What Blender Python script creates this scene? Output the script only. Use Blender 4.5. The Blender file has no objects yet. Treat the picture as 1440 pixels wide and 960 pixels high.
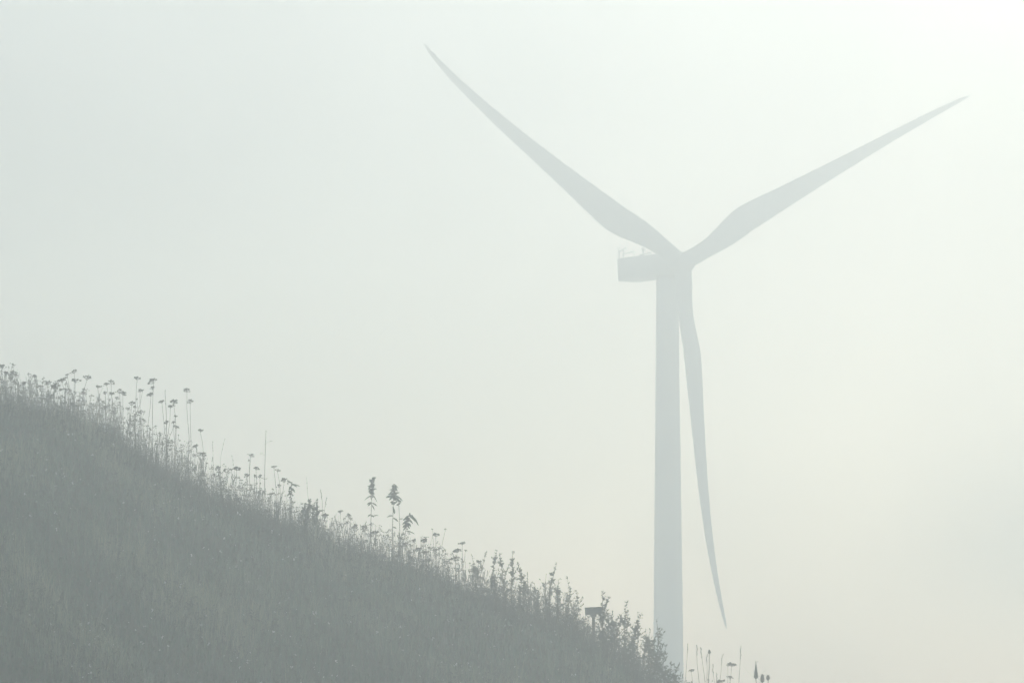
import bpy, math, random
import numpy as np
from mathutils import Vector, Matrix

scene = bpy.context.scene
COL = scene.collection
R = math.radians

# ------------------------------------------------------------------ camera
IMG_W, IMG_H, FPX = 1440.0, 960.0, 6000.0          # photograph size, focal length in its pixels
PITCH = R(4.8)
cam_data = bpy.data.cameras.new('camera')
cam_data.sensor_width = 36.0
cam_data.lens = 36.0 * FPX / IMG_W
cam_data.clip_start = 0.1
cam_data.clip_end = 20000.0
cam = bpy.data.objects.new('camera', cam_data)
COL.objects.link(cam)
cam.location = (0, 0, 0)                            # eye level; the ground here lies 1.6 m lower
cam.rotation_euler = (R(90) + PITCH, 0, 0)
scene.camera = cam

# ------------------------------------------------------------------ sky, sun, exposure
SUN_AZ, SUN_EL = R(18.0), R(14.5)                  # azimuth to the right of the view, elevation
world = bpy.data.worlds.new('World')
scene.world = world
world.use_nodes = True
wn, wl = world.node_tree.nodes, world.node_tree.links
wn.clear()
w_out = wn.new('ShaderNodeOutputWorld')
w_bg = wn.new('ShaderNodeBackground')
w_sky = wn.new('ShaderNodeTexSky')
w_sky.sky_type = 'NISHITA'
w_sky.sun_disc = False
w_sky.sun_elevation = SUN_EL
w_sky.sun_rotation = SUN_AZ
w_sky.dust_density = 0.5
w_sky.air_density = 1.0
w_bw = wn.new('ShaderNodeRGBToBW')
w_mix = wn.new('ShaderNodeMix'); w_mix.data_type = 'RGBA'
w_mix.inputs[0].default_value = 0.25
wl.new(w_sky.outputs[0], w_bw.inputs[0])
wl.new(w_sky.outputs[0], w_mix.inputs[6])
wl.new(w_bw.outputs[0], w_mix.inputs[7])
w_tc = wn.new('ShaderNodeTexCoord')                   # broad soft cloud banks all over the sky
w_nz = wn.new('ShaderNodeTexNoise'); w_nz.inputs['Scale'].default_value = 5.0; w_nz.inputs['Detail'].default_value = 2.0; w_nz.inputs['Roughness'].default_value = 0.45
w_mp = wn.new('ShaderNodeMapping'); w_mp.inputs['Location'].default_value = (18.34, 9.93, 3.33); w_mp.inputs['Scale'].default_value = (1, 1, 1.5)
w_cr = wn.new('ShaderNodeValToRGB')
w_cr.color_ramp.elements[0].position = 0.34; w_cr.color_ramp.elements[0].color = (0.10, 0.12, 0.14, 1)
w_cr.color_ramp.elements[1].position = 0.60; w_cr.color_ramp.elements[1].color = (1, 1, 1, 1)
w_ml = wn.new('ShaderNodeMix'); w_ml.data_type = 'RGBA'; w_ml.blend_type = 'MULTIPLY'; w_ml.inputs[0].default_value = 1.0
wl.new(w_tc.outputs['Generated'], w_mp.inputs[0]); wl.new(w_mp.outputs[0], w_nz.inputs['Vector']); wl.new(w_nz.outputs['Fac'], w_cr.inputs[0])
wl.new(w_mix.outputs[2], w_ml.inputs[6]); wl.new(w_cr.outputs[0], w_ml.inputs[7])
wl.new(w_ml.outputs[2], w_bg.inputs[0])
w_bg.inputs[1].default_value = 0.15
wl.new(w_bg.outputs[0], w_out.inputs[0])

sun_data = bpy.data.lights.new('sun', 'SUN')
sun_data.energy = 2.2
sun_data.angle = R(14)
sun_data.color = (1.0, 0.95, 0.86)
sun = bpy.data.objects.new('sun', sun_data)
COL.objects.link(sun)
sun_dir = Vector((math.sin(SUN_AZ) * math.cos(SUN_EL), math.cos(SUN_AZ) * math.cos(SUN_EL), math.sin(SUN_EL)))
sun.rotation_euler = sun_dir.to_track_quat('Z', 'Y').to_euler()

vs = scene.view_settings
vs.view_transform = 'Standard'
vs.look = 'None'
vs.gamma = 1.0
vs.use_curve_mapping = False
vs.exposure = 0.75
scene.render.engine = 'CYCLES'
scene.cycles.use_denoising = True
scene.cycles.max_bounces = 10
scene.cycles.volume_bounces = 8
scene.cycles.transparent_max_bounces = 8

HAZE_DENSITY = 0.0065
HAZE_COLOR = (0.948, 0.989, 0.986)
HAZE_G = 0.56

# ------------------------------------------------------------------ pixel <-> place
FW = np.array([0, math.cos(PITCH), math.sin(PITCH)])
UP = np.array([0, -math.sin(PITCH), math.cos(PITCH)])
RT = np.array([1.0, 0, 0])
def ray(px, py):
    return FW + RT * (px - IMG_W / 2) / FPX + UP * (IMG_H / 2 - py) / FPX
def at_depth(px, py, y):
    """the point on a pixel's ray that lies y metres north of the camera"""
    d = ray(px, py)
    return d * (y / d[1])

# ------------------------------------------------------------------ materials
def nodes_of(name):
    m = bpy.data.materials.new(name)
    m.use_nodes = True
    n, l = m.node_tree.nodes, m.node_tree.links
    n.clear()
    return m, n, l, n.new('ShaderNodeOutputMaterial')

def ramp(n, stops):
    r = n.new('ShaderNodeValToRGB')
    e = r.color_ramp.elements
    while len(e) < len(stops): e.new(0.5)
    for k, (p, c) in enumerate(stops):
        e[k].position = p; e[k].color = (*c, 1)
    return r

def plant_mat(name, stops, translucent=0.4, rough=0.6, scale=1.5, spec=0.25, attr=None):
    """leaf or stem: coloured by a noise in place, part of the light passes through"""
    m, n, l, out = nodes_of(name)
    if attr:
        src = n.new('ShaderNodeAttribute'); src.attribute_name = attr; fac = src.outputs['Fac']
    else:
        geo = n.new('ShaderNodeNewGeometry')
        nz = n.new('ShaderNodeTexNoise'); nz.inputs['Scale'].default_value = scale; nz.inputs['Detail'].default_value = 4
        l.new(geo.outputs['Position'], nz.inputs['Vector']); fac = nz.outputs['Fac']
    cr = ramp(n, stops)
    l.new(fac, cr.inputs[0])
    b = n.new('ShaderNodeBsdfPrincipled')
    b.inputs['Roughness'].default_value = rough
    b.inputs['Specular IOR Level'].default_value = spec
    l.new(cr.outputs[0], b.inputs['Base Color'])
    t = n.new('ShaderNodeBsdfTranslucent')
    l.new(cr.outputs[0], t.inputs[0])
    mx = n.new('ShaderNodeMixShader'); mx.inputs[0].default_value = translucent
    l.new(b.outputs[0], mx.inputs[1]); l.new(t.outputs[0], mx.inputs[2])
    l.new(mx.outputs[0], out.inputs[0])
    return m

def paint_mat(name, col, rough=0.45, var=0.08, scale=0.6, streak=(1, 1, 1)):
    m, n, l, out = nodes_of(name)
    tc = n.new('ShaderNodeTexCoord')
    mp = n.new('ShaderNodeMapping'); mp.inputs['Scale'].default_value = streak
    nz = n.new('ShaderNodeTexNoise'); nz.inputs['Scale'].default_value = scale; nz.inputs['Detail'].default_value = 5
    l.new(tc.outputs['Object'], mp.inputs[0]); l.new(mp.outputs[0], nz.inputs['Vector'])
    lo = tuple(c * (1 - var) for c in col); hi = tuple(min(1, c * (1 + var)) for c in col)
    cr = ramp(n, [(0.35, lo), (0.65, hi)])
    l.new(nz.outputs['Fac'], cr.inputs[0])
    b = n.new('ShaderNodeBsdfPrincipled')
    b.inputs['Roughness'].default_value = rough
    l.new(cr.outputs[0], b.inputs['Base Color'])
    l.new(b.outputs[0], out.inputs[0])
    return m

M = {}
M['grass'] = plant_mat('grass_blades', [(0.0, (0.045, 0.11, 0.065)), (0.4, (0.12, 0.215, 0.135)), (0.7, (0.22, 0.29, 0.18)), (1.0, (0.42, 0.42, 0.27))], 0.5, attr='tone')
M['weeds'] = plant_mat('wild_weeds', [(0.2, (0.06, 0.085, 0.05)), (0.5, (0.095, 0.12, 0.07)), (0.8, (0.16, 0.155, 0.10))], 0.5, scale=3)
M['stem'] = plant_mat('dry_stems', [(0.3, (0.05, 0.05, 0.032)), (0.7, (0.11, 0.10, 0.062))], 0.15, scale=2)
M['head'] = plant_mat('dry_flower_heads', [(0.3, (0.055, 0.048, 0.034)), (0.7, (0.10, 0.085, 0.055))], 0.25, scale=6)
M['leaf'] = plant_mat('weed_leaves', [(0.3, (0.05, 0.08, 0.04)), (0.7, (0.10, 0.14, 0.07))], 0.5, scale=5)
M['shrub'] = plant_mat('shrub_leaves', [(0.3, (0.065, 0.09, 0.05)), (0.55, (0.11, 0.13, 0.07)), (0.8, (0.19, 0.155, 0.08))], 0.52, scale=2.5)
M['dew'] = plant_mat('pale_dew_glints', [(0.3, (0.75, 0.76, 0.72)), (0.7, (0.85, 0.85, 0.82))], 0.5, scale=8)  # near-white base colour stands in for the sparkle of dew
M['tower'] = paint_mat('tower_paint', (0.47, 0.51, 0.51), 0.4, 0.05, 0.5, (1, 1, 0.12))
M['blade'] = paint_mat('blade_gelcoat', (0.38, 0.45, 0.46), 0.75, 0.05, 0.3)
M['nacelle'] = paint_mat('nacelle_fibreglass', (0.38, 0.44, 0.45), 0.45, 0.06, 0.8)
M['metal'] = paint_mat('mast_metal', (0.25, 0.26, 0.26), 0.5, 0.1, 4)
M['wood'] = paint_mat('weathered_wood', (0.13, 0.11, 0.085), 0.8, 0.3, 6, (1, 1, 0.15))
M['boxpaint'] = paint_mat('weathered_box_paint', (0.12, 0.125, 0.115), 0.7, 0.2, 5)

# soil and thatch under the grass
m, n, l, out = nodes_of('hill_thatch')
geo = n.new('ShaderNodeNewGeometry')
nz = n.new('ShaderNodeTexNoise'); nz.inputs['Scale'].default_value = 1.2; nz.inputs['Detail'].default_value = 8
l.new(geo.outputs['Position'], nz.inputs['Vector'])
cr = ramp(n, [(0.3, (0.045, 0.055, 0.03)), (0.6, (0.085, 0.09, 0.045)), (0.8, (0.13, 0.115, 0.065))])
l.new(nz.outputs['Fac'], cr.inputs[0])
b = n.new('ShaderNodeBsdfPrincipled'); b.inputs['Roughness'].default_value = 0.95
bp = n.new('ShaderNodeBump'); bp.inputs['Strength'].default_value = 0.6; bp.inputs['Distance'].default_value = 0.1
l.new(nz.outputs['Fac'], bp.inputs['Height']); l.new(bp.outputs[0], b.inputs['Normal'])
l.new(cr.outputs[0], b.inputs['Base Color']); l.new(b.outputs[0], out.inputs[0])
M['ground'] = m

# ------------------------------------------------------------------ mesh and object helpers
class MB:
    """collects tubes, leaves and blobs and links them as ONE mesh object"""
    def __init__(s): s.v = []; s.f = []
    def tube(s, pts, rad, sides=4, cap=True):
        k0 = len(s.v); n = len(pts)
        pts = [Vector(p) for p in pts]
        for i, p in enumerate(pts):
            t = (pts[min(i + 1, n - 1)] - pts[max(i - 1, 0)])
            t = t.normalized() if t.length > 1e-9 else Vector((0, 0, 1))
            a = t.cross(Vector((0.31, 0.95, 0.07)))
            if a.length < 1e-3: a = t.cross(Vector((1, 0, 0)))
            a.normalize(); c = t.cross(a)
            r = rad[i] if isinstance(rad, (list, tuple)) else rad
            for j in range(sides):
                w = 2 * math.pi * j / sides
                s.v.append(p + a * (r * math.cos(w)) + c * (r * math.sin(w)))
        for i in range(n - 1):
            for j in range(sides):
                j2 = (j + 1) % sides
                s.f.append((k0 + i * sides + j, k0 + i * sides + j2, k0 + (i + 1) * sides + j2, k0 + (i + 1) * sides + j))
        if cap:
            s.f.append(tuple(k0 + j for j in range(sides))[::-1])
            s.f.append(tuple(k0 + (n - 1) * sides + j for j in range(sides)))
        return s
    def blob(s, c, r, sz=None):
        """small faceted knob (octahedron)"""
        k = len(s.v); c = Vector(c); sz = r if sz is None else sz
        for d in ((r, 0, 0), (0, r, 0), (-r, 0, 0), (0, -r, 0), (0, 0, sz), (0, 0, -sz)):
            s.v.append(c + Vector(d))
        for a, b2 in ((0, 1), (1, 2), (2, 3), (3, 0)):
            s.f.append((k + a, k + b2, k + 4)); s.f.append((k + b2, k + a, k + 5))
        return s
    def leaf(s, base, dirn, length, width, droop=0.3, segs=3, nrm=None):
        """a folded leaf that widens, bends down and ends in a point"""
        base = Vector(base); d = Vector(dirn).normalized()
        side = d.cross(nrm or Vector((0, 0, 1)))
        if side.length < 1e-3: side = d.cross(Vector((1, 0, 0)))
        side.normalize(); upv = side.cross(d)
        k = len(s.v)
        for i in range(segs + 1):
            t = i / segs
            c = base + d * (length * t) - Vector((0, 0, 1)) * (droop * length * t * t)
            w = width * 0.5 * (math.sin(math.pi * min(1, t * 0.9 + 0.08)) ** 0.8) if i < segs else 0
            if i < segs:
                s.v += [c - side * w + upv * (w * 0.25), c, c + side * w + upv * (w * 0.25)]
            else:
                s.v.append(c)
        for i in range(segs - 1):
            a = k + 3 * i
            s.f += [(a, a + 1, a + 4, a + 3), (a + 1, a + 2, a + 5, a + 4)]
        a = k + 3 * (segs - 1); e = k + 3 * segs
        s.f += [(a, a + 1, e), (a + 1, a + 2, e)]
        return s
    def mesh(s, name):
        me = bpy.data.meshes.new(name)
        me.from_pydata([tuple(p) for p in s.v], [], s.f)
        me.update()
        return me
    def build(s, name, mat, parent=None, smooth=False):
        return link(name, s.mesh(name), mat, parent, smooth)

def link(name, me, mat, parent=None, smooth=False):
    if mat is not None and not me.materials: me.materials.append(mat)
    if smooth: me.shade_smooth()
    o = bpy.data.objects.new(name, me)
    COL.objects.link(o)
    if parent is not None: o.parent = parent
    return o
def empty(name, loc=(0, 0, 0)):
    o = bpy.data.objects.new(name, None)
    o.empty_display_size = 0.1
    COL.objects.link(o); o.location = loc
    return o
def tag(o, label=None, cat=None, group=None, kind=None):
    if label: o['label'] = label
    if cat: o['category'] = cat
    if group: o['group'] = group
    if kind: o['kind'] = kind
    return o

# ------------------------------------------------------------------ the land
CREST_Y = 120.0
BODY = [(0, 584), (80, 593), (140, 621), (200, 657), (250, 686), (330, 731), (400, 754), (480, 783), (560, 813),
        (620, 835), (680, 853), (750, 881), (800, 905), (850, 931), (900, 959), (950, 987), (1050, 1039), (1200, 1113)]
_cx, _cz = [], []
for px, py in BODY:
    p = at_depth(px, py, CREST_Y); _cx.append(p[0]); _cz.append(p[2])
_s = 0.40
_cx = [-400, -60, -30] + _cx + [60, 400]
_cz = [_cz[0] + 9, _cz[0] + 8, _cz[0] + (_cx[3] + 30) * 0.2] + _cz + [_cz[-1] - 14, _cz[-1] - 18]
_gx = np.linspace(-400, 400, 8001)
_gz = np.interp(_gx, _cx, _cz)
_k = np.exp(-0.5 * (np.arange(-25, 26) / 9.0) ** 2); _k /= _k.sum()
_gz = np.convolve(np.pad(_gz, 25, mode='edge'), _k, mode='valid')
def crest(x): return np.interp(x, _gx, _gz)
def bumps(x, y):
    return (0.16 * np.sin(0.9 * x + 0.7 * y + 1.3) * np.sin(0.53 * x - 0.81 * y)
            + 0.09 * np.sin(2.3 * x + 1.1 * y) * np.sin(1.7 * y - 0.8 * x + 2)
            + 0.05 * np.sin(5.1 * x - 2.2 * y + 0.4) * np.sin(4.3 * y + 1.9 * x))
def sstep(a, b, t):
    t = np.clip((t - a) / (b - a), 0, 1); return t * t * (3 - 2 * t)
def ground_z(x, y):
    x = np.asarray(x, float); y = np.asarray(y, float)
    d = np.abs(y - CREST_Y)
    side = np.clip(1 - (np.abs(x) - 60) / 400, 0, 1)
    hill = crest(x) - 0.27 * (np.sqrt(d * d + 20) - 4.47)
    hill = hill + bumps(x, y) * np.clip(1 - d / 80, 0, 1)
    floor = -1.6 - 21.4 * sstep(145, 330, y) - 6 * sstep(30, 200, x) * (1 - sstep(145, 330, y)) + 0.25 * np.sin(x * 0.05) * np.sin(y * 0.043) * sstep(20, 60, np.hypot(x, y))
    floor = floor + 22.5 * sstep(430, 530, np.maximum(np.abs(x), np.abs(y))) * sstep(145, 330, y)   # the land rises again beyond the turbine
    k = 1.2
    h = np.clip(0.5 + 0.5 * (hill - floor) / (k * 2), 0, 1)
    return floor * (1 - h) + hill * h + k * 2 * h * (1 - h) * 0.5

def grid_mesh(name, xs, ys):
    X, Y = np.meshgrid(xs, ys)
    Z = ground_z(X, Y)
    V = np.stack([X, Y, Z], -1).reshape(-1, 3)
    nx, ny = len(xs), len(ys)
    i = np.arange(nx - 1)[None, :] + nx * np.arange(ny - 1)[:, None]
    F = np.stack([i, i + 1, i + nx + 1, i + nx], -1).reshape(-1, 4)
    me = bpy.data.meshes.new(name)
    me.vertices.add(len(V)); me.vertices.foreach_set('co', V.ravel())
    me.loops.add(F.size); me.loops.foreach_set('vertex_index', F.ravel().astype(np.int32))
    me.polygons.add(len(F)); me.polygons.foreach_set('loop_start', np.arange(0, F.size, 4, dtype=np.int32))
    me.update(calc_edges=True)
    return me
def spread(fine0, fine1, step, far):
    a = list(np.arange(fine0, fine1 + 1e-6, step)); d = step
    lo, hi = [fine0], [fine1]
    while lo[-1] > -far: d *= 1.3; lo.append(max(-far, lo[-1] - d))
    d = step
    while hi[-1] < far: d *= 1.3; hi.append(min(far, hi[-1] + d))
    return np.array(lo[:0:-1] + a + hi[1:])
FAR = 540.0
tag(link('hill_ground', grid_mesh('hill_ground', spread(-26, 26, 0.4, FAR), spread(74, 145, 0.4, FAR)), M['ground'], smooth=True), kind='structure')

# ------------------------------------------------------------------ the wind turbine
ROTOR_R, YAW, TILT, PHASE = 40.0, R(29.6), R(4.0), R(0.45)
K = 0.83                                             # built in the proportions of a larger machine, set to its real size
HUB = Vector(ray(959.5, 370)) * (461.0 * K)
AX = Vector((math.sin(YAW) * math.cos(TILT), -math.cos(YAW) * math.cos(TILT), math.sin(TILT)))   # upwind
E1 = Vector((math.cos(YAW), math.sin(YAW), 0))
E2 = AX.cross(E1) * -1
if E2.z < 0: E2 = -E2
UPW = Vector((math.sin(YAW), -math.cos(YAW), 0))                     # horizontal upwind
TOWER_AX = Vector((HUB.x, HUB.y, 0)) - UPW * (2.7 * K)
TOWER_AX.x = at_depth(938.3, 395, TOWER_AX.y)[0]
BASE_Z = float(ground_z(TOWER_AX.x, TOWER_AX.y)) - 0.02
turbine = empty('wind_turbine', (TOWER_AX.x, TOWER_AX.y, BASE_Z))
tag(turbine, 'tall pale three-bladed wind turbine standing in the mist behind the hillside', 'wind turbine')
T0 = Vector((TOWER_AX.x, TOWER_AX.y, BASE_Z))
turbine.scale = (K, K, K)
TOP = (HUB.z - BASE_Z) / K - 1.42
def lathe(profile, sides=48):
    mb = MB()
    for r, z in profile:
        for j in range(sides):
            w = 2 * math.pi * j / sides
            mb.v.append(Vector((r * math.cos(w), r * math.sin(w), z)))
    for i in range(len(profile) - 1):
        for j in range(sides):
            j2 = (j + 1) % sides
            mb.f.append((i * sides + j, i * sides + j2, (i + 1) * sides + j2, (i + 1) * sides + j))
    mb.f.append(tuple(range(sides))[::-1]); mb.f.append(tuple((len(profile) - 1) * sides + j for j in range(sides)))
    return mb
def tower_r(z):
    t = z / TOP
    return 1.97 + (1.19 - 1.97) * t
prof = [(2.5, 0), (2.5, 0.25), (tower_r(0.25), 0.26)]
zs = [TOP * k / 24 for k in range(1, 25)]
prof += [(tower_r(z), z) for z in zs]
lathe(prof, 64).build('tower', M['tower'], turbine, smooth=True)
for fz in (0.36, 0.70):                                              # joints between the tower sections
    z = TOP * fz; r = tower_r(z)
    lathe([(r + 0.003, z - 0.06), (r + 0.025, z - 0.05), (r + 0.025, z + 0.05), (r + 0.003, z + 0.06)], 64).build('section_joint', M['tower'], turbine)
lathe([(tower_r(TOP) + 0.02, TOP - 0.1), (1.26, TOP), (1.26, TOP + 0.28), (1.1, TOP + 0.3)], 48).build('yaw_ring', M['metal'], turbine)

# nacelle: rounded box lofted along the rotor axis
def loft(rings, closed=True):
    mb = MB(); n = len(rings[0])
    for rg in rings: mb.v += [Vector(p) for p in rg]
    for i in range(len(rings) - 1):
        for j in range(n):
            j2 = (j + 1) % n
            mb.f.append((i * n + j, i * n + j2, (i + 1) * n + j2, (i + 1) * n + j))
    if closed:
        mb.f.append(tuple(range(n))[::-1]); mb.f.append(tuple((len(rings) - 1) * n + j for j in range(n)))
    return mb
NU = AX.cross(E1); NU = NU if NU.z > 0 else -NU                        # up of the tilted axis
HUBL = (HUB - T0) / K                                                       # hub in the turbine's own frame
def nac_ring(s, w, top, bot, pw=5.0, n=48):
    c = HUBL + AX * s
    out = []
    for j in range(n):
        a = 2 * math.pi * j / n
        ca, sa = math.cos(a), math.sin(a)
        k = (abs(ca) ** pw + abs(sa) ** pw) ** (-1 / pw)
        zz = (top + bot) / 2 + sa * k * (top - bot) / 2
        out.append(c + E1 * (ca * k * w / 2) + NU * zz)
    return out
nac = loft([nac_ring(-11.28, 2.65, 2.24, -0.26, 16), nac_ring(-11.22, 2.78, 2.29, -0.31, 16), nac_ring(-8.5, 3.0, 2.04, -0.56, 14),
            nac_ring(-4.8, 3.05, 1.66, -0.85, 8), nac_ring(-2.4, 2.9, 1.35, -1.0, 6), nac_ring(-1.45, 2.4, 1.2, -1.1, 3), nac_ring(-1.2, 2.1, 1.05, -1.05, 2)])
nacelle = nac.build('nacelle', M['nacelle'], turbine, smooth=True)
def npt(s, x, z): return HUBL + AX * s + E1 * x + NU * z
def roof(s): return 2.2 + (s + 11.45) * (1.66 - 2.2) / 6.65
ms = MB(); r0 = roof(-11.2)
for x in (-1.25, -0.7): ms.tube([npt(-10.95, x, r0 - 0.1), npt(-11.0, x, r0 + 0.95)], 0.07, 6)
ms.tube([npt(-11.0, -1.35, r0 + 0.92), npt(-11.0, -0.6, r0 + 0.92)], 0.06, 6)
ms.build('sensor_mast', M['metal'], nacelle)
an = MB()
an.tube([npt(-11.0, -1.25, r0 + 0.95), npt(-11.0, -1.25, r0 + 1.2)], 0.03, 6)
for a in (0, 2.1, 4.2): an.blob(npt(-11.0 + 0.16 * math.cos(a), -1.25 + 0.16 * math.sin(a), r0 + 1.2), 0.09)
an.build('anemometer', M['metal'], nacelle)
wv = MB(); zv = r0 + 1.12
wv.tube([npt(-11.0, -0.7, r0 + 0.95), npt(-11.0, -0.7, zv)], 0.03, 6)
wv.tube([npt(-11.3, -0.7, zv), npt(-10.4, -0.7, zv)], 0.04, 6)
k = len(wv.v)
for x in (-0.73, -0.67): wv.v += [npt(-10.4, x, zv - 0.16), npt(-10.4, x, zv + 0.16), npt(-10.7, x, zv)]
wv.f += [(k, k + 1, k + 2), (k + 5, k + 4, k + 3), (k, k + 3, k + 4, k + 1), (k + 1, k + 4, k + 5, k + 2), (k + 2, k + 5, k + 3, k)]
wv.build('wind_vane', M['metal'], nacelle)
rl = MB()
for x in (-1.1, 1.1):
    rl.tube([npt(-10.5, x, roof(-10.5) + 0.5), npt(-8.0, x, roof(-8.0) + 0.62)], 0.06, 6)
    for s_ in (-10.4, -8.1): rl.tube([npt(s_, x, roof(s_) - 0.2), npt(s_, x, roof(s_) + 0.55)], 0.05, 6)
rl.build('roof_rail', M['metal'], nacelle)
bc = MB()
bc.tube([npt(-7.3, -0.4, roof(-7.3) - 0.1), npt(-7.3, -0.4, roof(-7.3) + 0.75)], 0.09, 8)
bc.blob(npt(-7.3, -0.4, roof(-7.3) + 0.8), 0.25, 0.26)
bc.build('beacon_lamp', M['metal'], nacelle)
ht = MB()
for x0, x1 in ((-0.7, 0.7),):
    ring = [npt(-4.9, x0, 1.55), npt(-4.9, x1, 1.55), npt(-3.2, x1, 1.36), npt(-3.2, x0, 1.36)]
    k = len(ht.v); ht.v += ring + [p + NU * 0.16 for p in ring]
    ht.f += [(k, k + 3, k + 2, k + 1), (k + 4, k + 5, k + 6, k + 7)] + [(k + i, k + (i + 1) % 4, k + 4 + (i + 1) % 4, k + 4 + i) for i in range(4)]
ht.build('roof_hatch', M['nacelle'], nacelle)

# hub and spinner
def ax_ring(s, r, n=36):
    return [HUBL + AX * s + (E1 * math.cos(2 * math.pi * j / n) + NU * math.sin(2 * math.pi * j / n)) * r for j in range(n)]
hub = loft([ax_ring(-1.19, 0.95), ax_ring(-1.1, 1.08), ax_ring(-0.5, 1.16), ax_ring(0.5, 1.16), ax_ring(0.9, 1.06)]).build('hub', M['nacelle'], turbine, smooth=True)
loft([ax_ring(0.91, 1.04), ax_ring(1.15, 0.92), ax_ring(1.4, 0.7), ax_ring(1.58, 0.42), ax_ring(1.66, 0.1)]).build('nose_cone', M['nacelle'], hub, smooth=True)

# blades: aerofoil sections lofted from a round root
STN = [  # r/R, chord, thickness ratio, twist in degrees, leading edge share
    (0.024, 1.85, 1.00, 22, 0.50), (0.05, 1.85, 1.00, 22, 0.51), (0.075, 1.92, 0.90, 22, 0.51), (0.11, 2.16, 0.70, 21, 0.49),
    (0.15, 2.56, 0.50, 20, 0.43), (0.195, 2.93, 0.38, 18, 0.35), (0.235, 3.07, 0.31, 16, 0.29), (0.27, 2.99, 0.28, 14.5, 0.28),
    (0.33, 2.7, 0.26, 12.5, 0.28), (0.4, 2.34, 0.24, 10.5, 0.28), (0.5, 1.91, 0.22, 8, 0.28), (0.6, 1.56, 0.2, 6, 0.28),
    (0.7, 1.26, 0.19, 4.3, 0.28), (0.8, 0.986, 0.18, 3, 0.28), (0.88, 0.763, 0.18, 2, 0.29), (0.94, 0.558, 0.18, 1.5, 0.31),
    (0.975, 0.391, 0.17, 1, 0.38), (0.993, 0.205, 0.17, 1, 0.45), (1, 0.0558, 0.2, 1, 0.5)]
PITCHED = 8.0
B_CONE, B_BEND = 3.3, 3.0
def blade_mesh(bend=1.0):
    """blade along +Z, leading edge towards +X, upwind towards -Y"""
    rings = []; n = 28
    rs = []
    for i in range(len(STN) - 1):
        a, b2 = STN[i], STN[i + 1]
        for t in (0, 0.5): rs.append([a[q] + (b2[q] - a[q]) * t for q in range(5)])
    rs.append(list(STN[-1]))
    for rr, ch, th, tw, le in rs:
        bl = min(1, max(0, (th - 0.4) / 0.6))
        off = -(B_CONE * rr + B_BEND * bend * max(0, rr - 0.15) ** 4.2 / 0.85 ** 4.2)
        ct, st = math.cos(R(tw + PITCHED)), math.sin(R(tw + PITCHED))
        ring = []
        for j in range(n):
            a = 2 * math.pi * j / n
            u = 0.5 * (1 + math.cos(a))                      # 1 at the leading edge
            x_ = 1 - u
            t_af = 5 * th * (0.2969 * math.sqrt(max(x_, 0)) - 0.126 * x_ - 0.3516 * x_ ** 2 + 0.2843 * x_ ** 3 - 0.1015 * x_ ** 4)
            t_ci = th * math.sin(a) / 2
            y_ = (t_af * (1 if math.sin(a) >= 0 else -1)) * (1 - bl) + t_ci * bl
            X = (u - (1 - le)) * ch; Y = y_ * ch
            ring.append(Vector((X * ct + Y * st, -X * st + Y * ct + off, rr * ROTOR_R)))
        rings.append(ring)
    me = loft(rings).mesh('blade'); me.materials.append(M['blade']); me.shade_smooth()
    return me
bm_ = blade_mesh()
for a in (PHASE - math.pi / 3, PHASE + math.pi / 3, PHASE + math.pi):
    zdir = E1 * math.sin(a) + NU * math.cos(a)
    xdir = E1 * math.cos(a) - NU * math.sin(a)               # clockwise: the way it turns
    o = bpy.data.objects.new('blade', bm_); COL.objects.link(o); o.parent = turbine
    o.matrix_local = Matrix(((xdir.x, -AX.x, zdir.x, HUBL.x), (xdir.y, -AX.y, zdir.y, HUBL.y), (xdir.z, -AX.z, zdir.z, HUBL.z), (0, 0, 0, 1)))
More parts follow.
